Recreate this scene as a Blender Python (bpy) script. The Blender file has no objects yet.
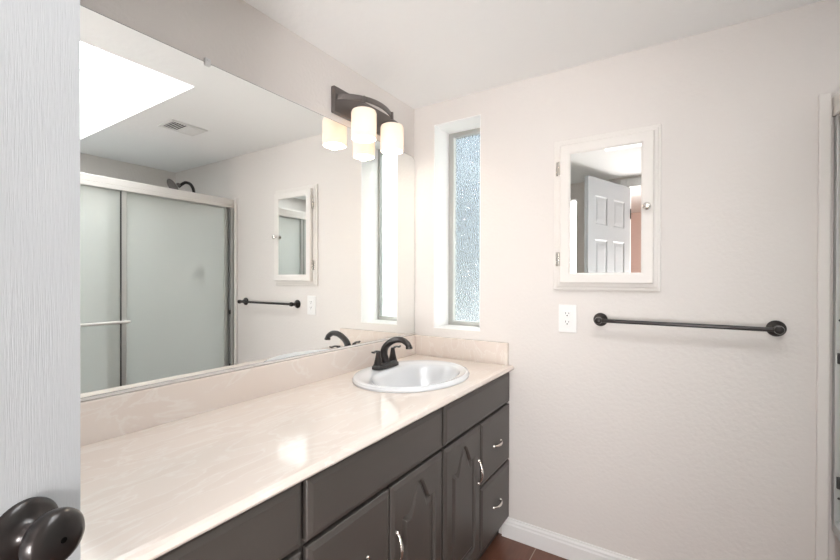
import bpy, bmesh, math, random
from mathutils import Vector, Matrix

# ------------------------------------------------------------------ camera, world, lights, exposure
S = bpy.context.scene
COL = S.collection
D = 1.83          # end wall
CZ = 1.1980       # eye height
CEIL = 2.106
PI = math.pi

def make_camera():
    f, yaw, pitch, roll = 409.99, math.radians(32.684), math.radians(-0.262), math.radians(-0.156)
    fw = Vector((-math.sin(yaw), math.cos(yaw), 0)); rt = Vector((math.cos(yaw), math.sin(yaw), 0)); up = Vector((0, 0, 1))
    f2 = fw*math.cos(pitch) + up*math.sin(pitch); u2 = up*math.cos(pitch) - fw*math.sin(pitch)
    r = rt*math.cos(roll) - u2*math.sin(roll); u = rt*math.sin(roll) + u2*math.cos(roll)
    cam = bpy.data.cameras.new('camera'); o = bpy.data.objects.new('camera', cam); COL.objects.link(o)
    cam.sensor_fit = 'HORIZONTAL'; cam.sensor_width = 36; cam.lens = f/840*36
    cam.shift_y = -(280-281.16)/840
    cam.clip_start = 0.02; cam.clip_end = 200
    m = Matrix((r, u, -f2)).transposed().to_4x4(); m.translation = Vector((1.2123, 0, CZ))
    o.matrix_world = m
    S.camera = o
make_camera()

S.view_settings.view_transform = 'Standard'; S.view_settings.look = 'None'
S.view_settings.gamma = 1; S.view_settings.use_curve_mapping = False
S.view_settings.exposure = 0.32

w = bpy.data.worlds.new('sky'); S.world = w; w.use_nodes = True
nt = w.node_tree; nt.nodes.clear()
wo = nt.nodes.new('ShaderNodeOutputWorld'); bg = nt.nodes.new('ShaderNodeBackground')
tc = nt.nodes.new('ShaderNodeTexCoord'); sp = nt.nodes.new('ShaderNodeSeparateXYZ'); cr = nt.nodes.new('ShaderNodeValToRGB')
nt.links.new(tc.outputs['Generated'], sp.inputs[0]); nt.links.new(sp.outputs['Z'], cr.inputs[0])
cr.color_ramp.elements[0].position = 0.0; cr.color_ramp.elements[0].color = (.88, .92, .97, 1)
cr.color_ramp.elements[1].position = 0.6; cr.color_ramp.elements[1].color = (.66, .78, .93, 1)
nt.links.new(cr.outputs[0], bg.inputs[0]); bg.inputs[1].default_value = 1.1
nt.links.new(bg.outputs[0], wo.inputs[0])

def lamp(name, kind, loc, energy, color=(1, 1, 1), size=None, size_y=None, d=None, radius=None):
    l = bpy.data.lights.new(name, kind); l.energy = energy; l.color = color
    if kind == 'AREA':
        l.shape = 'RECTANGLE'; l.size = size; l.size_y = size_y
    if radius is not None: l.shadow_soft_size = radius
    o = bpy.data.objects.new(name, l); COL.objects.link(o); o.location = loc
    if d is not None: o.rotation_euler = Vector(d).to_track_quat('-Z', 'Y').to_euler()
    return o
sun = lamp('sun', 'SUN', (-3, 6, 5), 15.0, (1, .96, .91), d=(.62, -.62, -.5)); sun.data.angle = .02
# daylight that falls down the skylight well, and two added fill lights in the bedroom
sl = lamp('skylight_daylight', 'AREA', (1.535, .75, 2.56), 18, (.95, .98, 1.0), 1.50, .60, (0, 0, -1)); sl.data.spread = math.radians(165)
bl = lamp('bedroom_fill', 'AREA', (1.55, -3.22, .7), 24, (1, .98, .97), 1.3, 1.3, (-.10, 1, .22)); bl.data.spread = math.radians(80)
br_ = lamp('bedroom_side_fill', 'AREA', (2.36, -1.85, .62), 54, (1, .985, .98), 1.1, 1.0, (-1, .95, .45)); br_.data.spread = math.radians(110)

# ------------------------------------------------------------------ materials
def mat(name, color, rough=.5, metal=0, bump=None, spec=None, coat=0, var=None, emit=None):
    m = bpy.data.materials.new(name); m.use_nodes = True; n = m.node_tree
    b = n.nodes['Principled BSDF']
    b.inputs['Base Color'].default_value = (*color, 1); b.inputs['Roughness'].default_value = rough; b.inputs['Metallic'].default_value = metal
    if spec is not None: b.inputs['Specular IOR Level'].default_value = spec
    b.inputs['Coat Weight'].default_value = coat; b.inputs['Coat Roughness'].default_value = .03
    if emit: b.inputs['Emission Color'].default_value = (*emit[0], 1); b.inputs['Emission Strength'].default_value = emit[1]
    t = n.nodes.new('ShaderNodeTexCoord')
    if bump:   # (scale, strength, distance, stretch)
        mp = n.nodes.new('ShaderNodeMapping'); mp.inputs['Scale'].default_value = bump[3] if len(bump) > 3 else (1, 1, 1)
        no = n.nodes.new('ShaderNodeTexNoise'); no.inputs['Scale'].default_value = bump[0]; no.inputs['Detail'].default_value = 3
        bp = n.nodes.new('ShaderNodeBump'); bp.inputs['Strength'].default_value = bump[1]; bp.inputs['Distance'].default_value = bump[2]
        n.links.new(t.outputs['Object'], mp.inputs[0]); n.links.new(mp.outputs[0], no.inputs['Vector'])
        n.links.new(no.outputs['Fac'], bp.inputs['Height']); n.links.new(bp.outputs[0], b.inputs['Normal'])
    if var:    # (scale, color2, stretch)
        mp = n.nodes.new('ShaderNodeMapping'); mp.inputs['Scale'].default_value = var[2]
        no = n.nodes.new('ShaderNodeTexNoise'); no.inputs['Scale'].default_value = var[0]; no.inputs['Detail'].default_value = 6; no.inputs['Distortion'].default_value = 1.2
        r = n.nodes.new('ShaderNodeValToRGB'); r.color_ramp.elements[0].position = .35; r.color_ramp.elements[1].position = .68
        r.color_ramp.elements[0].color = (*color, 1); r.color_ramp.elements[1].color = (*var[1], 1)
        n.links.new(t.outputs['Object'], mp.inputs[0]); n.links.new(mp.outputs[0], no.inputs['Vector']); n.links.new(no.outputs['Fac'], r.inputs[0])
        n.links.new(r.outputs[0], b.inputs['Base Color'])
    return m

M = {}
M['wall'] = mat('wall_paint', (.76, .72, .69), .75, bump=(75, .35, .004))
M['ceiling'] = mat('ceiling_paint', (.93, .925, .92), .85, bump=(40, .25, .004))
M['trim'] = mat('white_trim_paint', (.84, .83, .82), .35)
M['jamb'] = mat('white_jamb_paint', (.90, .89, .88), .6, bump=(60, .15, .003))
M['cab_white'] = mat('cream_cabinet_paint', (.80, .765, .73), .4)
M['vanity'] = mat('charcoal_brown_paint', (.070, .061, .055), .38, bump=(160, .12, .001))
M['dark'] = mat('dark_gap', (.004, .004, .004), 1, spec=0)
M['bronze'] = mat('oil_rubbed_bronze', (.026, .022, .021), .30, .5, coat=.35)
M['bronze_soft'] = mat('bronze_satin', (.20, .18, .172), .36, .8)
M['nickel'] = mat('brushed_nickel', (.72, .69, .65), .25, 1)
M['alu'] = mat('brushed_aluminium', (.56, .57, .56), .4, .55, bump=(30, .1, .001, (60, 60, 1)))
M['frame_white'] = mat('white_aluminium_header', (.80, .77, .74), .4)
M['mirror'] = mat('silvered_glass', (.93, .945, .93), .0, 1)
M['mirror_edge'] = mat('mirror_edge', (.16, .17, .165), .3, .3)
M['porcelain'] = mat('white_porcelain', (.78, .795, .82), .08, coat=.6)
M['plastic'] = mat('white_plastic', (.88, .87, .86), .3)
M['slot'] = mat('socket_slot', (.04, .04, .04), .6)
M['clear'] = mat('clear_plastic', (.80, .80, .80), .15)
M['door'] = mat('door_paint', (.50, .515, .53), .45, bump=(45, .20, .003, (22, 22, .8)))
M['pink'] = mat('warm_bedroom_paint', (.84, .66, .60), .8)
M['carpet'] = mat('bedroom_carpet', (.45, .36, .29), .95, bump=(200, .8, .01))
M['acrylic'] = mat('white_acrylic', (.85, .86, .86), .2, coat=.3)
M['vent'] = mat('vent_enamel', (.80, .79, .77), .45)
M['vent_dark'] = mat('vent_duct', (.10, .10, .10), .8)
M['frosted_alu'] = mat('satin_window_frame', (.48, .48, .46), .4, .6)
M['trunk'] = mat('bark', (.12, .08, .05), .9)
M['stucco'] = mat('white_stucco', (.88, .87, .85), .9, bump=(30, .4, .02))
M['fence'] = mat('grey_blue_fence', (.30, .34, .42), .8)
M['gravel'] = mat('pale_gravel', (.66, .65, .62), .95, bump=(60, .8, .03))
M['leaf'] = mat('leaf_green', (.045, .07, .055), .6)

def marble():
    m = mat('cultured_marble', (.80, .70, .615), .09, coat=0)
    n = m.node_tree; b = n.nodes['Principled BSDF']
    t = n.nodes.new('ShaderNodeTexCoord'); mp = n.nodes.new('ShaderNodeMapping')
    mp.inputs['Rotation'].default_value = (0, 0, .5); mp.inputs['Scale'].default_value = (5.5, 1.5, 3)
    no = n.nodes.new('ShaderNodeTexNoise'); no.inputs['Scale'].default_value = 1.6; no.inputs['Detail'].default_value = 7; no.inputs['Distortion'].default_value = 2.2
    r = n.nodes.new('ShaderNodeValToRGB'); e = r.color_ramp.elements
    e[0].position = .30; e[0].color = (.78, .69, .625, 1); e[1].position = .75; e[1].color = (.75, .66, .595, 1)
    x = e.new(.50); x.color = (.775, .69, .63, 1); x = e.new(.53); x.color = (.81, .745, .69, 1); x = e.new(.56); x.color = (.765, .675, .615, 1)
    n.links.new(t.outputs['Object'], mp.inputs[0]); n.links.new(mp.outputs[0], no.inputs['Vector'])
    n.links.new(no.outputs['Fac'], r.inputs[0]); n.links.new(r.outputs[0], b.inputs['Base Color'])
    return m
M['marble'] = marble()

def floor_mat():
    m = mat('wood_look_tile', (.2, .08, .05), .32)
    n = m.node_tree; b = n.nodes['Principled BSDF']
    t = n.nodes.new('ShaderNodeTexCoord'); mp = n.nodes.new('ShaderNodeMapping'); mp.inputs['Rotation'].default_value = (0, 0, PI/2); mp.inputs['Location'].default_value = (.1, -.066, 0)
    br = n.nodes.new('ShaderNodeTexBrick'); br.inputs['Scale'].default_value = 1; br.inputs['Brick Width'].default_value = .92; br.inputs['Row Height'].default_value = .2
    br.inputs['Mortar Size'].default_value = .0022; br.inputs['Mortar Smooth'].default_value = .2; br.offset = .37
    br.inputs['Color1'].default_value = (.185, .080, .052, 1); br.inputs['Color2'].default_value = (.155, .066, .043, 1); br.inputs['Mortar'].default_value = (.42, .33, .27, 1)
    mp2 = n.nodes.new('ShaderNodeMapping'); mp2.inputs['Scale'].default_value = (9, 1, 1)
    no = n.nodes.new('ShaderNodeTexNoise'); no.inputs['Scale'].default_value = 5; no.inputs['Detail'].default_value = 6; no.inputs['Distortion'].default_value = 1
    mx = n.nodes.new('ShaderNodeMixRGB'); mx.blend_type = 'MULTIPLY'; mx.inputs[0].default_value = .6
    r = n.nodes.new('ShaderNodeValToRGB'); r.color_ramp.elements[0].color = (.45, .42, .4, 1); r.color_ramp.elements[1].color = (1.4, 1.3, 1.25, 1)
    n.links.new(t.outputs['Object'], mp.inputs[0]); n.links.new(mp.outputs[0], br.inputs['Vector'])
    n.links.new(t.outputs['Object'], mp2.inputs[0]); n.links.new(mp2.outputs[0], no.inputs['Vector']); n.links.new(no.outputs['Fac'], r.inputs[0])
    n.links.new(br.outputs['Color'], mx.inputs[1]); n.links.new(r.outputs[0], mx.inputs[2]); n.links.new(mx.outputs[0], b.inputs['Base Color'])
    return m
M['floor'] = floor_mat()

def rain_glass():
    m = bpy.data.materials.new('obscure_rain_glass'); m.use_nodes = True; n = m.node_tree; n.nodes.clear()
    out = n.nodes.new('ShaderNodeOutputMaterial'); rf = n.nodes.new('ShaderNodeBsdfRefraction'); gl = n.nodes.new('ShaderNodeBsdfGlossy'); tr = n.nodes.new('ShaderNodeBsdfTransparent')
    tl = n.nodes.new('ShaderNodeBsdfTranslucent')
    t = n.nodes.new('ShaderNodeTexCoord'); mp = n.nodes.new('ShaderNodeMapping'); mp.inputs['Scale'].default_value = (1, 1, .45)
    no = n.nodes.new('ShaderNodeTexVoronoi'); no.inputs['Scale'].default_value = 185
    n2 = n.nodes.new('ShaderNodeTexNoise'); n2.inputs['Scale'].default_value = 130; n2.inputs['Detail'].default_value = 3
    ad = n.nodes.new('ShaderNodeMath'); ad.operation = 'ADD'
    bp = n.nodes.new('ShaderNodeBump'); bp.inputs['Strength'].default_value = 1; bp.inputs['Distance'].default_value = .012
    n.links.new(t.outputs['Object'], mp.inputs[0]); n.links.new(mp.outputs[0], no.inputs['Vector']); n.links.new(mp.outputs[0], n2.inputs['Vector'])
    n.links.new(no.outputs['Distance'], ad.inputs[0]); n.links.new(n2.outputs['Fac'], ad.inputs[1]); n.links.new(ad.outputs[0], bp.inputs['Height'])
    rf.inputs['IOR'].default_value = 1.2; rf.inputs['Roughness'].default_value = .04; rf.inputs['Color'].default_value = (.80, .86, .87, 1)
    gl.inputs['Roughness'].default_value = .15; gl.inputs['Color'].default_value = (.9, .95, 1, 1); tl.inputs['Color'].default_value = (.8, .85, .9, 1)
    n.links.new(bp.outputs[0], rf.inputs['Normal']); n.links.new(bp.outputs[0], gl.inputs['Normal'])
    m1 = n.nodes.new('ShaderNodeMixShader'); m1.inputs[0].default_value = .2; n.links.new(rf.outputs[0], m1.inputs[1]); n.links.new(tr.outputs[0], m1.inputs[2])
    m2 = n.nodes.new('ShaderNodeMixShader'); m2.inputs[0].default_value = .12; n.links.new(m1.outputs[0], m2.inputs[1]); n.links.new(gl.outputs[0], m2.inputs[2])
    m3 = n.nodes.new('ShaderNodeMixShader'); m3.inputs[0].default_value = .02; n.links.new(m2.outputs[0], m3.inputs[1]); n.links.new(tl.outputs[0], m3.inputs[2])
    n.links.new(m3.outputs[0], out.inputs[0]); return m
M['rain'] = rain_glass()

def frosted():
    m = bpy.data.materials.new('frosted_shower_glass'); m.use_nodes = True; n = m.node_tree; n.nodes.clear()
    out = n.nodes.new('ShaderNodeOutputMaterial'); rf = n.nodes.new('ShaderNodeBsdfRefraction'); tl = n.nodes.new('ShaderNodeBsdfTranslucent'); df = n.nodes.new('ShaderNodeBsdfDiffuse'); gl = n.nodes.new('ShaderNodeBsdfGlossy')
    rf.inputs['IOR'].default_value = 1.12; rf.inputs['Roughness'].default_value = .21; rf.inputs['Color'].default_value = (.96, .975, .96, 1)
    tl.inputs['Color'].default_value = (.92, .95, .92, 1); df.inputs['Color'].default_value = (.91, .935, .91, 1); gl.inputs['Roughness'].default_value = .25
    m1 = n.nodes.new('ShaderNodeMixShader'); m1.inputs[0].default_value = .25; n.links.new(rf.outputs[0], m1.inputs[1]); n.links.new(tl.outputs[0], m1.inputs[2])
    m2 = n.nodes.new('ShaderNodeMixShader'); m2.inputs[0].default_value = .32; n.links.new(m1.outputs[0], m2.inputs[1]); n.links.new(df.outputs[0], m2.inputs[2])
    m3 = n.nodes.new('ShaderNodeMixShader'); m3.inputs[0].default_value = .05; n.links.new(m2.outputs[0], m3.inputs[1]); n.links.new(gl.outputs[0], m3.inputs[2])
    n.links.new(m3.outputs[0], out.inputs[0]); return m
M['frost'] = frosted()

def shade_glass():
    m = bpy.data.materials.new('opal_lamp_glass'); m.use_nodes = True; n = m.node_tree; n.nodes.clear()
    out = n.nodes.new('ShaderNodeOutputMaterial'); tl = n.nodes.new('ShaderNodeBsdfTranslucent'); df = n.nodes.new('ShaderNodeBsdfDiffuse'); em = n.nodes.new('ShaderNodeEmission')
    tl.inputs[0].default_value = (.38, .30, .23, 1); df.inputs[0].default_value = (.9, .88, .85, 1)
    em.inputs[0].default_value = (1, .86, .72, 1); em.inputs[1].default_value = .28
    m1 = n.nodes.new('ShaderNodeMixShader'); m1.inputs[0].default_value = .6; n.links.new(tl.outputs[0], m1.inputs[1]); n.links.new(df.outputs[0], m1.inputs[2])
    a = n.nodes.new('ShaderNodeAddShader'); n.links.new(m1.outputs[0], a.inputs[0]); n.links.new(em.outputs[0], a.inputs[1])
    n.links.new(a.outputs[0], out.inputs[0]); return m
M['shade'] = shade_glass()
M['bulb'] = mat('lit_bulb', (1, 1, 1), .4, emit=((1, .82, .62), 9))

# ------------------------------------------------------------------ mesh helpers
def nb(): return bmesh.new()
def obj(name, bm, m, parent=None, smooth=False, loc=None):
    bmesh.ops.recalc_face_normals(bm, faces=bm.faces[:])
    me = bpy.data.meshes.new(name); bm.to_mesh(me); bm.free()
    for mm in (m if isinstance(m, (list, tuple)) else [m]): me.materials.append(mm)
    if smooth:
        for p in me.polygons: p.use_smooth = True
        me.set_sharp_from_angle(angle=math.radians(38))
    o = bpy.data.objects.new(name, me); COL.objects.link(o)
    if loc: o.location = loc
    if parent: o.parent = parent
    return o
def structure(name, bm, m, parent=None, smooth=False):
    o = obj(name, bm, m, parent, smooth)
    if parent is None: o['kind'] = 'structure'
    return o
def thing(name, label, cat, loc=(0, 0, 0), group=None, rz=0):
    o = bpy.data.objects.new(name, None); COL.objects.link(o); o.location = loc; o.rotation_euler = (0, 0, rz); o.empty_display_size = .05
    o['label'] = label; o['category'] = cat
    if group: o['group'] = group
    return o
def tag(o, label, cat, group=None):
    o['label'] = label; o['category'] = cat
    if group: o['group'] = group
    return o
def box(bm, x0, x1, y0, y1, z0, z1, bev=0, seg=2, mi=0):
    r = bmesh.ops.create_cube(bm, size=1); vs = r['verts']
    for v in vs: v.co = Vector(((x0+x1)/2 + v.co.x*(x1-x0), (y0+y1)/2 + v.co.y*(y1-y0), (z0+z1)/2 + v.co.z*(z1-z0)))
    es = list({e for v in vs for e in v.link_edges}); fs = {f for v in vs for f in v.link_faces}
    for f in fs: f.material_index = mi
    if bev: bmesh.ops.bevel(bm, geom=es, offset=bev, segments=seg, affect='EDGES', profile=.5, clamp_overlap=True)
    return bm
def lathe(bm, prof, n=32, M4=None, sx=1, sy=1, cap=True):
    """profile of (radius, height) turned about local z"""
    rings = []
    for r, h in prof:
        ring = []
        for i in range(n):
            a = 2*PI*i/n; p = Vector((r*sx*math.cos(a), r*sy*math.sin(a), h))
            ring.append(bm.verts.new(M4 @ p if M4 else p))
        rings.append(ring)
    for a, b in zip(rings, rings[1:]):
        for i in range(n): bm.faces.new((a[i], a[(i+1) % n], b[(i+1) % n], b[i]))
    if cap:
        bm.faces.new(rings[0][::-1]); bm.faces.new(rings[-1])
    return bm
def axis(loc, d):
    q = Vector(d).to_track_quat('Z', 'Y').to_matrix().to_4x4(); q.translation = Vector(loc); return q
def spline(pts, k=8):
    P = [Vector(p) for p in pts]; out = []
    for i in range(len(P)-1):
        p0 = P[max(i-1, 0)]; p1 = P[i]; p2 = P[i+1]; p3 = P[min(i+2, len(P)-1)]
        for j in range(k):
            t = j/k
            out.append(.5*((2*p1) + (p2-p0)*t + (2*p0-5*p1+4*p2-p3)*t*t + (3*p1-p0-3*p2+p3)*t**3))
    out.append(P[-1]); return out
def sweep(bm, pts, rad, n=14, flat=None):
    """tube along pts; rad a number or list; flat=(a,b) gives an elliptical section, b along world z side"""
    pts = [Vector(p) for p in pts]; N = len(pts); rings = []; prev = None
    for i, p in enumerate(pts):
        t = (pts[min(i+1, N-1)] - pts[max(i-1, 0)]).normalized()
        if prev is None:
            ref = Vector((0, 0, 1)) if abs(t.z) < .9 else Vector((0, 1, 0))
            u = (ref - t*ref.dot(t)).normalized()
        else: u = (prev - t*prev.dot(t)).normalized()
        prev = u; v = t.cross(u)
        if isinstance(rad, (list, tuple)):
            s = i/(N-1)*(len(rad)-1); k = min(int(s), len(rad)-2); r = rad[k] + (rad[k+1]-rad[k])*(s-k)
        else: r = rad
        fa, fb = flat if flat else (1, 1)
        rings.append([bm.verts.new(p + (u*math.cos(2*PI*j/n)*fb + v*math.sin(2*PI*j/n)*fa)*r) for j in range(n)])
    for a, b in zip(rings, rings[1:]):
        for j in range(n): bm.faces.new((a[j], a[(j+1) % n], b[(j+1) % n], b[j]))
    bm.faces.new(rings[0][::-1]); bm.faces.new(rings[-1])
    return bm
def prism(bm, poly, fn):
    """extrude a 2D polygon; fn(a, b, k) -> 3D for k in 0,1"""
    A = [bm.verts.new(fn(a, b, 0)) for a, b in poly]; B = [bm.verts.new(fn(a, b, 1)) for a, b in poly]
    n = len(poly)
    for i in range(n): bm.faces.new((A[i], A[(i+1) % n], B[(i+1) % n], B[i]))
    bm.faces.new(A[::-1]); bm.faces.new(B); return bm

# ------------------------------------------------------------------ the room
WX0, WX1, WZ0, WZ1 = .123, .3854, .9456, 1.9975     # window opening
TH = .20
XR = 1.614        # tub apron / right wall plane
XB = 2.469         # back wall of the tub alcove
YF = -.46         # wall with the bedroom door
TY = .30          # near end of the tub alcove
bm = nb()
box(bm, -TH, WX0, D, D+TH, 0, CEIL+.1); box(bm, WX1, XB+TH, D, D+TH, 0, CEIL+.1)
box(bm, WX0, WX1, D, D+TH, 0, WZ0); box(bm, WX0, WX1, D, D+TH, WZ1, CEIL+.1)
structure('wall_end', bm, M['wall'])
structure('wall_mirror_side', box(nb(), -TH, 0, YF-.11, D, 0, CEIL+.1), M['wall'])
bm = nb(); box(bm, XR, XR+.11, YF-.11, TY-.11, 0, CEIL+.1); box(bm, XR, XB+TH, TY-.11, TY, 0, CEIL+.1)
structure('wall_right', bm, M['wall'])
structure('wall_alcove_back', box(nb(), XB, XB+TH, TY, D, 0, CEIL+.1), M['wall'])
# doorway wall
HX, HY = .815, YF       # door hinge
bm = nb(); NWX0, NWX1, NWZ = .296, .364, 1.955
box(bm, 0, NWX0, YF-.11, YF, 0, CEIL+.1); box(bm, NWX1, HX-.02, YF-.11, YF, 0, CEIL+.1); box(bm, NWX0, NWX1, YF-.11, YF, 0, .95); box(bm, NWX0, NWX1, YF-.11, YF, NWZ, CEIL+.1)
box(bm, 1.54, XR, YF-.11, YF, 0, CEIL+.1); box(bm, HX-.02, 1.54, YF-.11, YF, 2.04, CEIL+.1)
structure('wall_doorway', bm, M['wall'])
# ceiling with the skylight opening and its light well
SX0, SX1, SY0, SY1 = .750, 2.30, .445, 1.059
bm = nb()
box(bm, -TH, SX0, YF-.11, D+TH, CEIL, CEIL+.1); box(bm, SX1, XB+TH, YF-.11, D+TH, CEIL, CEIL+.1)
box(bm, SX0, SX1, YF-.11, SY0, CEIL, CEIL+.1); box(bm, SX0, SX1, SY1, D+TH, CEIL, CEIL+.1)
structure('ceiling', bm, M['ceiling'])
bm = nb()
box(bm, SX0-.03, SX0, SY0-.03, SY1+.03, CEIL+.1, 2.60); box(bm, SX1, SX1+.03, SY0-.03, SY1+.03, CEIL+.1, 2.60)
box(bm, SX0, SX1, SY0-.03, SY0, CEIL+.1, 2.60); box(bm, SX0, SX1, SY1, SY1+.03, CEIL+.1, 2.60)
structure('trim_1', bm, M['jamb'])
bm = nb()    # acrylic dome over the well
nx, ny = 12, 6; g = [[bm.verts.new((SX0-.03+(SX1-SX0+.06)*i/nx, SY0-.03+(SY1-SY0+.06)*j/ny, 2.60+.12*math.sin(PI*i/nx)**.6*math.sin(PI*j/ny)**.6)) for j in range(ny+1)] for i in range(nx+1)]
for i in range(nx):
    for j in range(ny): bm.faces.new((g[i][j], g[i+1][j], g[i+1][j+1], g[i][j+1]))
o = structure('window_2', bm, M['acrylic'], smooth=True); s_ = o.modifiers.new('thick', 'SOLIDIFY'); s_.thickness = .006; s_.offset = 1
# floor
structure('floor', box(nb(), -TH, XB+TH, YF-.11, D+TH, -.1, 0), M['floor'])
# baseboard of the end wall: stepped profile
def baseboard(name, a, b, horizontal_axis):
    prof = [(0, 0), (.014, 0), (.014, .062), (.011, .068), (.011, .076), (.006, .083), (.005, .090), (0, .090)]
    if horizontal_axis == 'x': fn = lambda p, q, k: (a[0] if k == 0 else b[0], a[1]-p, q)
    else: fn = lambda p, q, k: (a[0]-p, a[1] if k == 0 else b[1], q)
    return structure(name, prism(nb(), prof, fn), M['trim'])
baseboard('baseboard_end', (.505, D), (1.580, D), 'x')
baseboard('baseboard_right', (XR, YF), (XR, TY-.0), 'y')
# cream strip that closes the tub alcove on the end wall
structure('trim_2', box(nb(), 1.581, 1.611, D-.012, D, 0, 1.800, .003), M['cab_white'])
# bathroom window
bm = nb(); y0, y1 = D+.152, D+.190
box(bm, WX0, WX0+.034, y0, y1, WZ0, WZ1, .003); box(bm, WX1-.020, WX1, y0, y1, WZ0, WZ1, .003)
box(bm, WX0+.03, WX1-.02, y0, y1, WZ0, WZ0+.026, .003); box(bm, WX0+.03, WX1-.02, y0, y1, WZ1-.026, WZ1, .003)
win = structure('window_1', bm, M['frosted_alu'])
structure('window_glass', box(nb(), WX0+.028, WX1-.018, y0+.020, y0+.024, WZ0+.024, WZ1-.024), M['rain'], win)
bm = nb(); t_ = .004   # plastered white returns of the window recess
box(bm, WX0, WX0+t_, D+.001, y0, WZ0, WZ1); box(bm, WX1-t_, WX1, D+.001, y0, WZ0, WZ1); box(bm, WX0+t_, WX1-t_, D+.001, y0, WZ0, WZ0+t_); box(bm, WX0+t_, WX1-t_, D+.001, y0, WZ1-t_, WZ1)
structure('trim_3', bm, M['jamb'])
# made-up backlit pane for an unidentified bright strip left of the door (seen only in the cabinet mirror)
bm = nb(); box(bm, NWX0, NWX1, YF-.07, YF-.064, .95, NWZ)
structure('bright_strip_pane', bm, M['rain'])
lamp('strip_backlight', 'AREA', ((NWX0+NWX1)/2, YF-.10, 1.45), 1.3, (1, 1, 1), .07, 1.0, (0, 1, 0))  # added lamp inside the wall to make the strip bright
# door casing and jambs
bm = nb()
box(bm, HX-.02, HX-.003, YF-.11, YF, 0, 2.04); box(bm, 1.523, 1.54, YF-.11, YF, 0, 2.04); box(bm, HX-.003, 1.523, YF-.11, YF, 2.023, 2.04)
box(bm, 1.535, 1.59, YF, YF+.014, 0, 2.09, .003); box(bm, HX-.075, HX-.025, YF, YF+.014, 0, 2.09, .003); box(bm, HX-.025, 1.535, YF, YF+.014, 2.035, 2.09, .003)
structure('trim_4', bm, M['trim'])
# the bedroom beyond
structure('wall_bedroom_back', box(nb(), -.2, 2.5, -3.4, -3.3, 0, 2.3), M['pink'])
structure('wall_bedroom_left', box(nb(), .10, .2, -3.3, YF-.11, 0, 2.3), M['pink'])
structure('wall_bedroom_right', box(nb(), 2.4, 2.5, -3.3, YF-.11, 0, 2.3), M['pink'])
structure('ceiling_bedroom', box(nb(), .2, 2.4, -3.3, YF-.11, 2.2, 2.3), M['ceiling'])
structure('floor_bedroom', box(nb(), -.2, 2.5, -3.3, YF-.11, -.1, 0), M['carpet'])
bm = nb(); box(bm, .2, .222, -2.0, -1.93, 0, 2.0, .002); box(bm, .2, .222, -1.15, -1.08, 0, 2.0, .002); box(bm, .2, .222, -1.93, -1.15, 1.94, 2.0, .002)
box(bm, .2, .212, -1.93, -1.15, 0, 1.94)
structure('door_2', bm, M['trim'])

# ------------------------------------------------------------------ bathroom door (six panels) with knob
DW, DT = .695, .033
dd = Vector((-.326, .945, 0)); ang = math.atan2(dd.y, dd.x); edge = Vector((.590, .198, 0)); hinge = edge - dd*DW - Vector((.945, .326, 0))*DT
def six_panel():
    bm = nb(); zb, zt = .012, 2.010
    xs = [0, .105, .295, .400, .590, DW]; zs = [zb, .22, .74, .92, 1.52, 1.64, 1.87, zt]
    for side in (0, 1):
        yy = (0 if side else -DT); sg = (-1 if side else 1)     # sg: inward direction
        def V(x, z, d=0): return bm.verts.new((x, yy + sg*d, z))
        for i in range(5):
            for j in range(7):
                x0, x1, z0, z1 = xs[i], xs[i+1], zs[j], zs[j+1]
                if i in (1, 3) and j in (1, 3, 5):
                    loops = []
                    for ins, dep in ((0, 0), (.005, .003), (.012, .005), (.018, .005), (.042, .0020), (.046, .0018)):
                        loops.append([V(x0+ins, z0+ins, dep), V(x1-ins, z0+ins, dep), V(x1-ins, z1-ins, dep), V(x0+ins, z1-ins, dep)])
                    for a, b in zip(loops, loops[1:]):
                        for k in range(4): bm.faces.new((a[k], a[(k+1) % 4], b[(k+1) % 4], b[k]))
                    bm.faces.new(loops[-1])
                else:
                    bm.faces.new((V(x0, z0), V(x1, z0), V(x1, z1), V(x0, z1)))
    bmesh.ops.remove_doubles(bm, verts=bm.verts[:], dist=1e-5)
    be = [e for e in bm.edges if len(e.link_faces) == 1]
    bmesh.ops.bridge_loops(bm, edges=be)
    return bm
door = structure('door_1', six_panel(), M['door'])
door.location = hinge; door.rotation_euler = (0, 0, ang)
# local: +x to the free edge, -y is the face towards the camera
KX, KZ = DW-.060, .922
def knob(sign, y):
    A = axis((KX, y, KZ), (0, sign, 0))
    bm = lathe(nb(), [(.0345, 0), (.0345, .003), (.033, .0055), (.028, .008), (.021, .0105), (.0165, .013), (.014, .0165), (.012, .020)], 48, A)
    r = obj('knob_rosette', bm, M['bronze'], door, True)
    bm = lathe(nb(), [(.0105, .016), (.0105, .024), (.014, .028), (.022, .032), (.0275, .037), (.0295, .043), (.029, .048), (.0255, .053), (.019, .0562), (.010, .0577), (.003, .058)], 48, A)
    k = obj('door_knob', bm, M['bronze'], door, True)
    if sign < 0:
        obj('privacy_pinhole', lathe(nb(), [(.0030, .0570), (.0030, .0584)], 16, A), M['dark'], k)
knob(-1, -DT); knob(1, 0)
bm = nb()
for z in (.25, 1.0, 1.78):
    box(bm, -.002, .001, -DT+.002, -.002, z-.045, z+.045)
    lathe(bm, [(.005, z-.045), (.005, z+.045)], 12, Matrix.Translation((-.004, -DT-.001, 0)))
obj('door_hinge', bm, M['bronze'], door)
obj('latch_plate', box(nb(), DW, DW+.0015, -DT+.005, -.005, KZ-.028, KZ+.028), M['bronze'], door)

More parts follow.
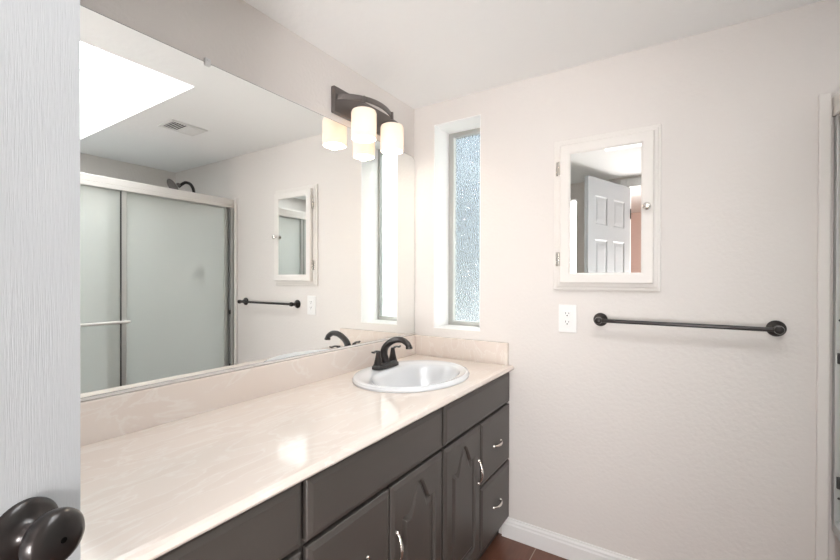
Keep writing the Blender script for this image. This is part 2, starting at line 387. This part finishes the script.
# ------------------------------------------------------------------ vanity cabinets
FX = .541       # front plane of doors
BX = .522       # face frame plane
CB = .779       # cabinet top
def slab_front(bm, y0, y1, z0, z1, x0=BX+.001, x1=FX, bev=.007):
    """overlay front with a chamfered rim (front face toward +x)"""
    lo = [[(x0, y0, z0), (x0, y1, z0), (x0, y1, z1), (x0, y0, z1)],
          [(x1-.007, y0, z0), (x1-.007, y1, z0), (x1-.007, y1, z1), (x1-.007, y0, z1)],
          [(x1-.0045, y0+.002, z0+.002), (x1-.0045, y1-.002, z0+.002), (x1-.0045, y1-.002, z1-.002), (x1-.0045, y0+.002, z1-.002)],
          [(x1, y0+.014, z0+.014), (x1, y1-.014, z0+.014), (x1, y1-.014, z1-.014), (x1, y0+.014, z1-.014)]]
    L = [[bm.verts.new(p) for p in l] for l in lo]
    for a, b in zip(L, L[1:]):
        for k in range(4): bm.faces.new((a[k], a[(k+1) % 4], b[(k+1) % 4], b[k]))
    bm.faces.new(L[0][::-1])
    return L
def plain_front(y0, y1, z0, z1):
    bm = nb(); L = slab_front(bm, y0, y1, z0, z1); bm.faces.new(L[-1]); return bm
def arch_loop(ya, yb, z0, zs, zp, ins, n=48):
    """cathedral outline, inset by ins"""
    yc = (ya+yb)/2; h = (yb-ya)/2 - ins; pts = [(yc-h, z0+ins), (yc+h, z0+ins)]
    for i in range(n+1):
        t = 1 - 2*i/n; a = abs(t)
        if a > .86: z = zs + .0
        elif a > .70: z = zs - .003*(.5*(1+math.cos(PI*(a-.70)/.16)))
        else: z = zs - .003 + (zp-zs+.003)*(.5*(1+math.cos(PI*(a/.70)**1.25)))
        pts.append((yc + h*t, z - ins))
    return pts
def arched_front(y0, y1, z0, z1, zs, zp):
    bm = nb(); L = slab_front(bm, y0, y1, z0, z1)
    ya, yb, zb = y0+.050, y1-.050, z0+.058
    def ring(ins, x): return [bm.verts.new((x, y, z)) for y, z in arch_loop(ya, yb, zb, zs, zp, ins)]
    R = [ring(0, FX), ring(.002, FX-.007), ring(.006, FX-.010), ring(.009, FX-.010), ring(.024, FX-.002), ring(.027, FX-.001)]
    for a, b in zip(R, R[1:]):
        n = len(a)
        for k in range(n): bm.faces.new((a[k], a[(k+1) % n], b[(k+1) % n], b[k]))
    bm.faces.new(R[-1])
    def loop_edges(vs): return [bm.edges.get((vs[k], vs[(k+1) % len(vs)])) or bm.edges.new((vs[k], vs[(k+1) % len(vs)])) for k in range(len(vs))]
    bmesh.ops.triangle_fill(bm, edges=loop_edges(L[-1]) + loop_edges(R[0]), use_beauty=True, use_dissolve=False)
    return bm
def pull(c, d, length=.078):
    """arched bar pull centred at c on the front plane, along unit direction d"""
    d = Vector(d); c = Vector(c); bm = nb(); h = length/2
    pts = spline([c - d*h, c - d*h*.80 + Vector((.0085, 0, 0)), c - d*h*.4 + Vector((.0145, 0, 0)), c + Vector((.0165, 0, 0)),
                  c + d*h*.4 + Vector((.0145, 0, 0)), c + d*h*.80 + Vector((.0085, 0, 0)), c + d*h], 6)
    sweep(bm, pts, [.0036, .0036, .0050, .0062, .0050, .0036, .0036], 12)
    for s in (-1, 1): lathe(bm, [(.0062, 0), (.0062, .003), (.0045, .006)], 14, axis(c + d*h*s, (1, 0, 0)))
    return bm
def carcass(y0, y1, root, end_right=False):
    bm = nb()
    box(bm, .022, .485, y0, y0+.016, .0, .66 if abs(y0-1.2) < .01 else CB); box(bm, .022, .485, y1-.016, y1, .0, .66 if abs(y1-1.2) < .01 else CB)     # sides
    box(bm, .022, .036, y0+.016, y1-.016, .09, .70); box(bm, .036, .485, y0+.016, y1-.016, .085, .100)
    obj('carcass', bm, M['vanity'], root)
    bm = nb()
    box(bm, .485, BX, y0, y1, .086, .125); box(bm, .485, BX, y0, y1, CB-.018, CB); box(bm, .485, BX, y0, y1, .612, .644)
    box(bm, .485, BX, y0, y0+.03, .125, .612); box(bm, .485, BX, y1-.03, y1, .125, .612)
    box(bm, .485, BX, y0, y0+.03, .644, CB-.018); box(bm, .485, BX, y1-.03, y1, .644, CB-.018)
    obj('face_frame', bm, M['vanity'], root)
    obj('toe_kick', box(nb(), .468, .484, y0+.0165, y1-.0165, 0, .084), M['vanity'], root)
ZT0, ZT1 = .634, .768
ZD0, ZD1 = .098, .622
# right unit
r = thing('vanity_cabinet', 'charcoal vanity cabinet against the end wall, one arched door and two drawers', 'cabinet', group=None)
carcass(1.2, 1.826, r)
obj('false_front', plain_front(1.207, 1.824, ZT0, ZT1), M['vanity'], r)
d_ = obj('cabinet_door', arched_front(1.207, 1.497, ZD0, ZD1, .516, .586), M['vanity'], r)
obj('handle', pull((FX, 1.474, .444), (0, 0, 1), .088), M['nickel'], d_, True)
for z0, z1, zc in ((.370, ZD1, .492), (ZD0, .362, .232)):
    d_ = obj('drawer', plain_front(1.503, 1.824, z0, z1), M['vanity'], r)
    obj('handle', pull((FX, 1.664, zc), (0, 1, 0)), M['nickel'], d_, True)
obj('face_rail', box(nb(), .485, BX, 1.484, 1.516, .126, .611), M['vanity'], r)
# middle unit
r = thing('vanity_cabinet', 'charcoal vanity cabinet in the middle of the row, arched door right of its drawers', 'cabinet')
carcass(.6, 1.199, r)
obj('false_front', plain_front(.607, 1.192, ZT0, ZT1), M['vanity'], r)
d_ = obj('cabinet_door', arched_front(.907, 1.192, ZD0, ZD1, .517, .588), M['vanity'], r)
obj('handle', pull((FX, .930, .444), (0, 0, 1), .088), M['nickel'], d_, True)
for z0, z1, zc in ((.370, ZD1, .492), (ZD0, .362, .232)):
    d_ = obj('drawer', plain_front(.607, .900, z0, z1), M['vanity'], r)
    obj('handle', pull((FX, .762, zc), (0, 1, 0)), M['nickel'], d_, True)
obj('face_rail', box(nb(), .485, BX, .888, .919, .126, .611), M['vanity'], r)
# left unit
r = thing('vanity_cabinet', 'charcoal vanity cabinet nearest the open door, its front cut off by the photo edge', 'cabinet')
carcass(-.44, .599, r)
obj('drawer', plain_front(.012, .592, ZT0, ZT1), M['vanity'], r); obj('false_front', plain_front(-.433, .004, ZT0, ZT1), M['vanity'], r)
d_ = obj('cabinet_door', arched_front(.304, .592, ZD0, ZD1, .517, .588), M['vanity'], r); obj('handle', pull((FX, .33, .444), (0, 0, 1), .088), M['nickel'], d_, True)
d_ = obj('cabinet_door', arched_front(.012, .298, ZD0, ZD1, .517, .588), M['vanity'], r); obj('handle', pull((FX, .27, .444), (0, 0, 1), .088), M['nickel'], d_, True)
obj('cabinet_door', arched_front(-.433, .004, ZD0, ZD1, .517, .588), M['vanity'], r)

# ------------------------------------------------------------------ countertop with splashes
CT = .8015; CF = .557; Y0 = -.445
SCX, SCY, SA, SB = .280, 1.400, .272, .220
def counter():
    bm = nb()
    lip = [(0.001, CB+.001), (CF-.005, CB+.001), (CF, CB+.006), (CF+.001, CT-.013), (CF-.003, CT-.005), (CF-.010, CT-.001), (CF-.020, CT), (0.001, CT)]
    prism(bm, lip, lambda p, q, k: (p, Y0 if k == 0 else D-.0005, q))
    me = bpy.data.meshes.new('tmp'); bmesh.ops.recalc_face_normals(bm, faces=bm.faces[:]); bm.to_mesh(me); bm.free()
    a = bpy.data.objects.new('tmp_a', me); COL.objects.link(a)
    bm = lathe(nb(), [(1, CB-.1), (1, CT+.1)], 64, Matrix.Translation((SCX, SCY, 0)), SB-.018, SA-.018)
    bmesh.ops.recalc_face_normals(bm, faces=bm.faces[:])
    mc = bpy.data.meshes.new('tmp_c'); bm.to_mesh(mc); bm.free(); c = bpy.data.objects.new('tmp_c', mc); COL.objects.link(c)
    md = a.modifiers.new('b', 'BOOLEAN'); md.object = c; md.operation = 'DIFFERENCE'; md.solver = 'EXACT'
    bpy.context.view_layer.update()
    dg = bpy.context.evaluated_depsgraph_get(); res = bpy.data.meshes.new_from_object(a.evaluated_get(dg))
    bpy.data.objects.remove(a); bpy.data.objects.remove(c)
    return res
me = counter(); me.name = 'countertop'; me.materials.clear(); me.materials.append(M['marble'])
ct = bpy.data.objects.new('countertop', me); COL.objects.link(ct)
tag(ct, 'cream cultured marble countertop running along the mirror wall', 'countertop')
obj('backsplash', box(nb(), .0008, .021, Y0, D-.0008, CT-.001, .904, .0025), M['marble'], ct)
obj('side_splash', box(nb(), .0215, .532, D-.021, D-.0008, CT-.001, .904, .0025), M['marble'], ct)

# ------------------------------------------------------------------ sink
sk = thing('bathroom_sink', 'white oval drop-in sink set in the cream countertop', 'sink', (SCX, SCY, CT))
bm = nb(); n = 72
def ering(cx, a, b, z): return [bm.verts.new((cx + b*math.cos(2*PI*i/n), a*math.sin(2*PI*i/n), z)) for i in range(n)]
R = [ering(0, SA-.020, SB-.020, -.018), ering(0, SA-.020, SB-.020, .0015), ering(0, SA, SB, .0008), ering(0, SA+.001, SB+.001, .007), ering(0, SA-.004, SB-.004, .0145), ering(0, SA-.014, SB-.013, .0175),
     ering(.006, SA-.028, SB-.032, .0125), ering(.022, SA-.044, SB-.062, .0105), ering(.024, SA-.050, SB-.068, .006), ering(.025, SA-.060, SB-.077, -.012),
     ering(.024, SA-.080, SB-.090, -.050), ering(.022, SA-.110, SB-.110, -.092), ering(.018, SA-.150, SB-.140, -.122), ering(.012, .060, .050, -.140), ering(.010, .024, .024, -.146)]
for a, b in zip(R, R[1:]):
    for i in range(n): bm.faces.new((a[i], a[(i+1) % n], b[(i+1) % n], b[i]))
# underside shell
Rb = [R[0], ering(.025, SA-.052, SB-.070, -.030), ering(.022, SA-.095, SB-.100, -.105), ering(.012, .060, .055, -.155), ering(.010, .024, .024, -.158)]
for a, b in zip(Rb, Rb[1:]):
    for i in range(n): bm.faces.new((a[i], b[i], b[(i+1) % n], a[(i+1) % n]))
for i in range(n): bm.faces.new((R[-1][i], R[-1][(i+1) % n], Rb[-1][(i+1) % n], Rb[-1][i]))
obj('basin', bm, M['porcelain'], sk, True)
bm = lathe(nb(), [(.0235, -.150), (.0235, -.1445), (.020, -.1425), (.016, -.1445), (.015, -.146), (.0, -.146)], 32, Matrix.Translation((.010, 0, 0)), cap=False)
obj('drain', bm, M['bronze_soft'], sk, True)

# ------------------------------------------------------------------ faucet
FXc, FYc, FZ = .121, 1.425, CT+.0140
fa = thing('faucet', 'dark bronze two-handle arched faucet on the sink rim', 'faucet', (FXc, FYc, FZ))
bm = nb(); n = 40
def stad(hx, hy, z):      # rounded rectangle ring
    out = []
    for i in range(n):
        a = 2*PI*i/n; c, s = math.cos(a), math.sin(a)
        out.append(bm.verts.new((hx*abs(c)**.5*(1 if c >= 0 else -1), hy*abs(s)**.45*(1 if s >= 0 else -1), z)))
    return out
R = [stad(.027, .076, 0), stad(.027, .076, .010), stad(.025, .074, .0135), stad(.022, .071, .016), stad(.021, .070, .021), stad(.018, .067, .024)]
for a, b in zip(R, R[1:]):
    for i in range(n): bm.faces.new((a[i], a[(i+1) % n], b[(i+1) % n], b[i]))
bm.faces.new(R[0][::-1]); bm.faces.new(R[-1])
obj('base', bm, M['bronze'], fa, True)
bm = nb()
sweep(bm, spline([(-.002, 0, .02), (-.010, 0, .06), (.004, 0, .093), (.044, 0, .119), (.086, 0, .124), (.115, 0, .110), (.124, 0, .096)], 8),
      [.0205, .0165, .0145, .0135, .0128, .0125, .0125], 20)
lathe(bm, [(.0145, 0), (.0145, .008), (.011, .009)], 20, axis((.1235, 0, .098), (.08, 0, -1)))
obj('spout', bm, M['bronze'], fa, True)
for s in (-1, 1):
    h = obj('handle', lathe(nb(), [(.0195, .020), (.018, .026), (.0145, .040), (.0115, .055), (.0098, .067), (.009, .074), (.006, .078)], 24, Matrix.Translation((0, s*.052, 0))), M['bronze'], fa, True)
    bm = nb()
    sweep(bm, spline([(0, s*.050, .070), (.002, s*.061, .077), (.004, s*.075, .079), (.006, s*.090, .076), (.007, s*.100, .079)], 6), [.0075, .008, .0075, .0085, .006], 12, flat=(1, .5))
    obj('lever', bm, M['bronze'], h, True)
bm = sweep(nb(), [(-.024, 0, .018), (-.024, 0, .050)], .0025, 8); lathe(bm, [(.005, .050), (.006, .056), (.003, .061)], 12, Matrix.Translation((-.024, 0, 0)))
obj('lift_rod', bm, M['bronze'], fa, True)

# ------------------------------------------------------------------ wall mirror
MZ0, MZ1 = .9127, 1.8455
mi = thing('wall_mirror', 'large frameless wall mirror above the countertop', 'mirror', (0, 0, MZ0))
y1 = D-.004; h = MZ1-MZ0; bm = nb()
poly = [(Y0+.01, 0), (y1, 0), (y1, h-.014), (y1-.030, h), (Y0+.01, h)]
A = [bm.verts.new((.0065, a, b)) for a, b in poly]; bm.faces.new(A)
obj('mirror_glass', bm, M['mirror'], mi)
bm = nb(); poly2 = [(Y0+.008, -.001), (y1+.0015, -.001), (y1+.0015, h-.013), (y1-.0295, h+.0015), (Y0+.008, h+.0015)]
prism(bm, poly2, lambda a, b, k: (.0008 if k == 0 else .0060, a, b))
obj('mirror_backing', bm, M['mirror_edge'], mi)
bm = box(nb(), .0009, .0105, Y0+.01, D-.002, -.0070, -.0015); obj('bottom_channel', bm, M['frame_white'], mi)
for yc in (.693, -.20):
    bm = nb(); box(bm, .001, .012, yc-.009, yc+.009, h-.009, h+.014, .003); lathe(bm, [(.004, 0), (.003, .002)], 12, axis((.012, yc, h+.007), (1, 0, 0)))
    obj('mirror_clip', bm, M['clear'], mi)

# ------------------------------------------------------------------ two-light wall sconce
sc = thing('wall_sconce', 'bronze two-light vanity sconce with white glass shades, above the mirror', 'sconce', (0, 1.411, 1.930))
bm = box(nb(), .0008, .020, -.200, .200, -.0545, .0545, .004); obj('backplate', bm, M['bronze_soft'], sc)
bm = nb(); N = 40
for i, side in enumerate((0,)):
    L = []
    for k in range(N+1):
        t = -1 + 2*k/N; y = .185*t; x = .018 + .078*(1-t*t)**.75 if abs(t) < 1 else .018; z = .012 + .014*(1-t*t)
        L.append([bm.verts.new((x+dx, y, z+dz)) for dx, dz in ((0, -.011), (.006, -.011), (.008, -.006), (.008, .006), (.006, .011), (0, .011))])
    for a, b in zip(L, L[1:]):
        for j in range(6): bm.faces.new((a[j], a[(j+1) % 6], b[(j+1) % 6], b[j]))
    bm.faces.new(L[0][::-1]); bm.faces.new(L[-1])
obj('curved_arm', bm, M['bronze_soft'], sc)
for s in (-1, 1):
    T = Matrix.Translation((.090, s*.098, -.006))
    obj('socket_cup', lathe(nb(), [(.006, .036), (.007, .004), (.018, -.004), (.030, -.014), (.032, -.022), (.029, -.024)], 32, T), M['bronze_soft'], sc, True)
    bm = nb()
    lathe(bm, [(.022, -.022), (.040, -.023), (.049, -.027), (.0525, -.036), (.0525, -.139), (.050, -.143), (.0475, -.139), (.0475, -.038), (.044, -.031), (.022, -.027)], 48, T, cap=False)
    obj('glass_shade', bm, M['shade'], sc, True)
    bm = lathe(nb(), [(.012, -.026), (.013, -.040), (.022, -.056), (.028, -.078), (.025, -.098), (.014, -.110), (.002, -.113)], 24, T)
    obj('light_bulb', bm, M['bulb'], sc, True)
    lamp('sconce_glow', 'POINT', (.092, 1.411+s*.098, 1.930-.135), 1.6, (1, .84, .68), radius=.03)

# ------------------------------------------------------------------ medicine cabinet
mc = thing('medicine_cabinet', 'cream framed mirrored medicine cabinet on the end wall', 'cabinet', (.9385, D, 1.4758))
def ringbox(bm, hx, hz, wx0, wx1, wz, ya, yb, bev=.002):
    box(bm, -hx, -hx+wx0, ya, yb, -hz, hz, bev); box(bm, hx-wx1, hx, ya, yb, -hz, hz, bev)
    box(bm, -hx+wx0, hx-wx1, ya, yb, -hz, -hz+wz, bev); box(bm, -hx+wx0, hx-wx1, ya, yb, hz-wz, hz, bev)
bm = nb(); box(bm, -.2017, .2017, -.012, -.0008, -.322, .322, .004); box(bm, -.188, .193, -.018, -.011, -.309, .309, .004)
obj('frame', bm, M['cab_white'], mc)
bm = nb(); cxo = .005; hw, hh = .1745, .2925
# mitred frame with a chamfered profile
prof = [(0, -.021), (0, -.036), (.004, -.040), (.036, -.040), (.041, -.037), (.044, -.034)]
L = []
for ins, y in prof:
    L.append([bm.verts.new((cxo + sx*(hw-ins), y, sz*(hh-ins) )) for sx, sz in ((-1, -1), (1, -1), (1, 1), (-1, 1))])
for a, b in zip(L, L[1:]):
    for k in range(4): bm.faces.new((a[k], a[(k+1) % 4], b[(k+1) % 4], b[k]))
bm.faces.new(L[0][::-1]); bm.faces.new(L[-1])
cd = obj('cabinet_door', bm, M['cab_white'], mc)
bm = nb(); a = hw-.043; b = hh-.043
vs = [bm.verts.new((cxo+x, -.0352, z)) for x, z in ((-a, -b), (a, -b), (a, b), (-a, b))]; bm.faces.new(vs)
vs = [bm.verts.new((cxo+x, -.0345, z)) for x, z in ((-a, -b), (a, -b), (a, b), (-a, b))]; bm.faces.new(vs)
o = obj('door_mirror', bm, M['mirror'], cd)
bm = lathe(nb(), [(.006, 0), (.0055, .008), (.011, .012), (.0145, .017), (.0140, .022), (.009, .0255), (.002, .027)], 28, axis((.1570, -.040, .002), (0, -1, 0)))
obj('door_knob', bm, M['nickel'], cd, True)
for z in (.198, -.190):
    bm = nb(); box(bm, -.190, -.174, -.0225, -.0195, z-.030, z+.030, .001); lathe(bm, [(.0052, z-.029), (.0052, z+.029)], 14, Matrix.Translation((-.176, -.026, 0)))
    obj('hinge', bm, M['nickel'], mc, True)

# ------------------------------------------------------------------ outlet
ou = thing('wall_outlet', 'white double outlet below the medicine cabinet', 'outlet', (.7945, D, 1.031))
obj('cover_plate', box(nb(), -.037, .037, -.0055, -.0006, -.060, .060, .003), M['plastic'], ou)
rc = obj('receptacle', box(nb(), -.0165, .0165, -.0085, -.005, -.0335, .0335, .0015), M['plastic'], ou)
bm = nb()
for z in (.019, -.017):
    box(bm, -.0075, -.0055, -.0092, -.0080, z, z+.008); box(bm, .0055, .0075, -.0092, -.0080, z+.001, z+.007)
    lathe(bm, [(.0026, 0), (.0026, .0008)], 12, axis((0, -.0084, z-.006), (0, -1, 0)))
obj('socket_slots', bm, M['slot'], rc)
bm = nb(); box(bm, -.008, .008, -.0092, -.0082, -.0045, -.0005, .0003); box(bm, -.008, .008, -.0092, -.0082, .0015, .0055, .0003)
obj('test_buttons', bm, M['plastic'], rc)
for z in (-.0485, .0485): obj('cover_screw', lathe(nb(), [(.003, 0), (.0025, .001)], 12, axis((0, -.0055, z), (0, -1, 0))), M['plastic'], ou)

# ------------------------------------------------------------------ towel bar
tb = thing('towel_bar', 'dark bronze towel bar on the end wall', 'towel bar', (1.203, D, 1.034))
for s in (-1, 1):
    bm = lathe(nb(), [(.0275, .0006), (.0275, .005), (.026, .009), (.020, .013), (.013, .018), (.0105, .025), (.0105, .040), (.0135, .046), (.0145, .054), (.0125, .062), (.006, .066)], 36, axis((s*.2765, 0, 0), (0, -1, 0)))
    obj('mounting_post', bm, M['bronze'], tb, True)
bm = sweep(nb(), [(-.2765, -.053, 0), (.2765, -.053, 0)], .0075, 16); obj('bar', bm, M['bronze'], tb, True)

# ------------------------------------------------------------------ ceiling vent
ve = thing('ceiling_vent', 'white louvred vent in the ceiling between skylight and end wall', 'vent', (1.335, 1.308, CEIL))
bm = nb(); hx, hy = .085, .105
for (a, b, c, d) in ((-hx, hx, -hy, -hy+.018), (-hx, hx, hy-.018, hy), (-hx, -hx+.022, -hy+.018, hy-.018), (hx-.022, hx, -hy+.018, hy-.018)): box(bm, a, b, c, d, -.007, -.0006, .002)
box(bm, -hx+.022, hx-.022, -.005, .005, -.006, -.002)
obj('vent_frame', bm, M['vent'], ve)
obj('duct_backing', box(nb(), -hx+.02, hx-.02, -hy+.016, hy-.016, -.0012, -.0006), M['vent_dark'], ve)
for i in range(12):
    y = -.080 + i*.0145 + (0 if i < 6 else .0005)
    if abs(y) < .006: continue
    bm = box(nb(), -hx+.022, hx-.022, -.0012, .0012, -.006, .006)
    bmesh.ops.rotate(bm, cent=(0, 0, 0), matrix=Matrix.Rotation(math.radians(-50 if i < 6 else 50), 3, 'X'), verts=bm.verts[:])
    bmesh.ops.translate(bm, vec=(0, y, -.0058), verts=bm.verts[:])
    obj('louvre', bm, M['vent'], ve)

# ------------------------------------------------------------------ tub, shower doors, shower head
TX0 = XR+.003
tub = thing('bathtub', 'white bathtub behind the frosted sliding shower doors', 'bathtub', (0, 0, 0))
bm = nb(); n = 48; cx, cy = (TX0+XB)/2, (TY+D)/2; hx, hy = (XB-TX0)/2-.002, (D-TY)/2-.003
def rr(hx, hy, z, e=.25, dx=0):
    out = []
    for i in range(n):
        a = 2*PI*(i+.5)/n; c, s = math.cos(a), math.sin(a); m_ = (abs(c)**(2/e)+abs(s)**(2/e))**(-e/2)
        out.append(bm.verts.new((cx+dx+hx*c*m_, cy+hy*s*m_, z)))
    return out
R = [rr(hx, hy, .0006, .08), rr(hx, hy, .385, .08), rr(hx-.006, hy-.006, .392, .08), rr(hx-.10, hy-.07, .392, .5), rr(hx-.115, hy-.085, .375, .5), rr(hx-.17, hy-.17, .12, .6), rr(hx-.24, hy-.26, .07, .7)]
for a, b in zip(R, R[1:]):
    for i in range(n): bm.faces.new((a[i], a[(i+1) % n], b[(i+1) % n], b[i]))
bm.faces.new(R[-1]); bm.faces.new(R[0][::-1])
obj('tub_shell', bm, M['acrylic'], tub, True)

# white surround panels above the tub
bm = nb(); box(bm, XB-.006, XB-.0005, TY+.001, D-.001, .3925, 1.70, .002); box(bm, XR+.07, XB-.0065, D-.006, D-.0005, .3925, 1.70, .002); box(bm, XR+.07, XB-.0065, TY+.0005, TY+.006, .3925, 1.70, .002)
structure('trim_5', bm, M['acrylic'])
EX0, EX1 = XR+.001, XR+.062
se = thing('shower_enclosure', 'framed frosted glass sliding doors over the bathtub', 'shower door', (EX0, TY, .394))
def L_(x0, x1, y0, y1, z0, z1, bev=0): return box(nb(), x0-EX0, x1-EX0, y0-TY, y1-TY, z0-.394, z1-.394, bev)
HZ0, HZ1 = 1.723, 1.787
bm = nb(); box(bm, 0, .061, .001, D-TY-.001, HZ0+.022-.394, HZ1-.394, .004)
box(bm, 0, .006, .001, D-TY-.001, HZ0-.394, HZ0+.024-.394, .001); box(bm, .055, .061, .001, D-TY-.001, HZ0-.394, HZ0+.024-.394, .001)
obj('header_rail', bm, M['frame_white'], se)
obj('bottom_track', L_(EX0+.004, EX1, TY+.001, D-.001, .3945, .428, .003), M['alu'], se)
for y0_, y1_ in ((TY+.001, TY+.030), (D-.030, D-.0013)):
    bm = nb(); yy0, yy1 = y0_-TY, y1_-TY
    far = y0_ > 1
    box(bm, .004, .060, *( (yy1-.004, yy1) if far else (yy0, yy0+.004)), .034, HZ0-.395)
    for xx in (.004, .030, .056): box(bm, xx, xx+.004, yy0 if not far else yy0, yy1, .034, HZ0-.395)
    j = obj('side_jamb', bm, M['alu'], se)
    if far:
        for z in (.555-.394, .95-.394): obj('rubber_bumper', box(nb(), .009, .026, yy0-.004, yy1-.005, z-.016, z+.016, .003), M['slot'], j)
        for z in (.50-.394, 1.07-.394, 1.64-.394): obj('jamb_screw', lathe(nb(), [(.004, 0), (.003, .002)], 12, axis((.020, yy1-.004, z), (0, -1, 0))), M['slot'], j)
def panel(x, y0, y1, bar):
    bm = nb(); z0, z1 = .430, HZ0+.018; w_ = .026
    for a, b in ((y0, y0+w_), (y1-w_, y1)): box(bm, x-EX0-.008, x-EX0+.008, a-TY, b-TY, z0-.394, z1-.394, .002)
    box(bm, x-EX0-.007, x-EX0+.007, y0+w_-TY, y1-w_-TY, z0-.394, z0+.025-.394, .002)
    box(bm, x-EX0-.007, x-EX0+.007, y0+w_-TY, y1-w_-TY, z1-.022-.394, z1-.394, .002)
    p = obj('sliding_door', bm, M['alu'], se)
    g = obj('frosted_pane', L_(x-.002, x+.002, y0+w_-.003, y1-w_+.003, z0+.022, z1-.020), M['frost'], p)
    if bar: obj('rubber_seal', L_(x-.006, x+.010, y1-w_-.006, y1-w_-.0002, z0+.02, z1-.02), M['slot'], p)
    if bar:
        bm = nb(); zb = .940-.394; xb = x-EX0-.045
        sweep(bm, [(xb, y0+.02-TY, zb), (xb, y1+.004-TY, zb)], .0085, 14)
        for yy in (y0+.03, y1-.008): sweep(bm, [(x-EX0-.008, yy-TY, zb), (xb, yy-TY, zb)], .007, 12)
        obj('towel_rail', bm, M['vent'], p, True)
panel(XR+.019, .345, 1.126, True)
panel(XR+.046, 1.037, 1.795, False)

sh = thing('shower_fixture', 'dark bronze gooseneck shower head on the end wall above the tub', 'shower head', (2.08, D, 1.77))
obj('wall_flange', lathe(nb(), [(.030, .0006), (.030, .006), (.022, .014), (.012, .020)], 32, axis((0, 0, 0), (0, -1, 0))), M['bronze'], sh, True)
bm = sweep(nb(), spline([(0, -.012, 0), (0, -.045, .010), (0, -.054, .070), (0, -.056, .130), (-.0, -.080, .172), (.0, -.118, .180), (0, -.150, .158), (0, -.170, .138)], 8), .0115, 14)
obj('shower_arm', bm, M['bronze'], sh, True)
hd = Vector((.10, -.75, -.45)).normalized()
bm = lathe(nb(), [(.013, -.030), (.017, -.018), (.014, -.008), (.022, 0), (.045, .010), (.062, .018), (.066, .024), (.062, .029), (.002, .030)], 36, axis((0, -.192, .140), hd))
obj('spray_head', bm, M['bronze_soft'], sh, True)
sv = thing('shower_valve', 'dark round shower valve handle seen blurred through the frosted glass', 'shower valve', (2.08, D, 1.22))
obj('escutcheon', lathe(nb(), [(.085, .0006), (.085, .004), (.075, .010), (.030, .016), (.026, .050), (.010, .052)], 40, axis((0, 0, 0), (0, -1, 0))), M['bronze'], sv, True)
obj('valve_lever', sweep(nb(), [(0, -.045, 0), (0, -.055, -.05), (0, -.06, -.085)], [.012, .009, .007], 12), M['bronze'], sv, True)

# ------------------------------------------------------------------ outdoors, seen blurred through the obscure glass
structure('ground', box(nb(), -12, 14, D+TH, 20, -.75, -.6), M['gravel'])
structure('wall_neighbour', box(nb(), 2.0, 2.2, 2.6, 9.5, -.6, 4.5), M['stucco'])
fe = thing('garden_fence', 'grey-blue board fence outside the narrow window', 'fence', (-3, 5.2, -.6))
bm = nb()
for i in range(40): box(bm, -4+i*.14, -4+i*.14+.132, -.012, .012, .03, 1.15)
obj('fence_boards', bm, M['fence'], fe)
bm = nb(); box(bm, -4, 1.6, .012, .05, .35, .43); box(bm, -4, 1.6, .012, .05, 0.9, .98); obj('fence_rails', bm, M['fence'], fe)
random.seed(4)
def tree(x, y, h, rad, label):
    t = thing('leafy_tree', label, 'tree', (x, y, -.6), 'trees outside the window')
    obj('trunk', sweep(nb(), [(0, 0, 0), (.03, 0, h*.4), (0, .04, h*.75)], [.09, .07, .03], 10), M['trunk'], t, True)
    bm = nb()
    for i in range(1100):
        a, b = random.uniform(0, 2*PI), random.uniform(-1, 1); rr_ = rad*random.random()**.4
        q = Vector((rr_*math.cos(a)*math.sqrt(1-b*b), rr_*math.sin(a)*math.sqrt(1-b*b), h*.68 + rr_*b*1.05))
        m4 = Matrix.Translation(q) @ Matrix.Rotation(random.uniform(0, 6), 4, 'Z') @ Matrix.Rotation(random.uniform(-1.2, 1.2), 4, 'X')
        s = random.uniform(.07, .13)
        vs = [bm.verts.new(m4 @ Vector(p)) for p in ((0, -s, 0), (s*.45, 0, .01), (0, s, 0), (-s*.45, 0, .01))]
        bm.faces.new(vs)
    obj('foliage', bm, M['leaf'], t)
tree(-2.4, 6.4, 3.3, 1.25, 'green leafy tree outside, blurred by the narrow window glass')
tree(-5.6, 8.2, 3.5, 1.4, 'green leafy tree outside, farther left behind the fence')
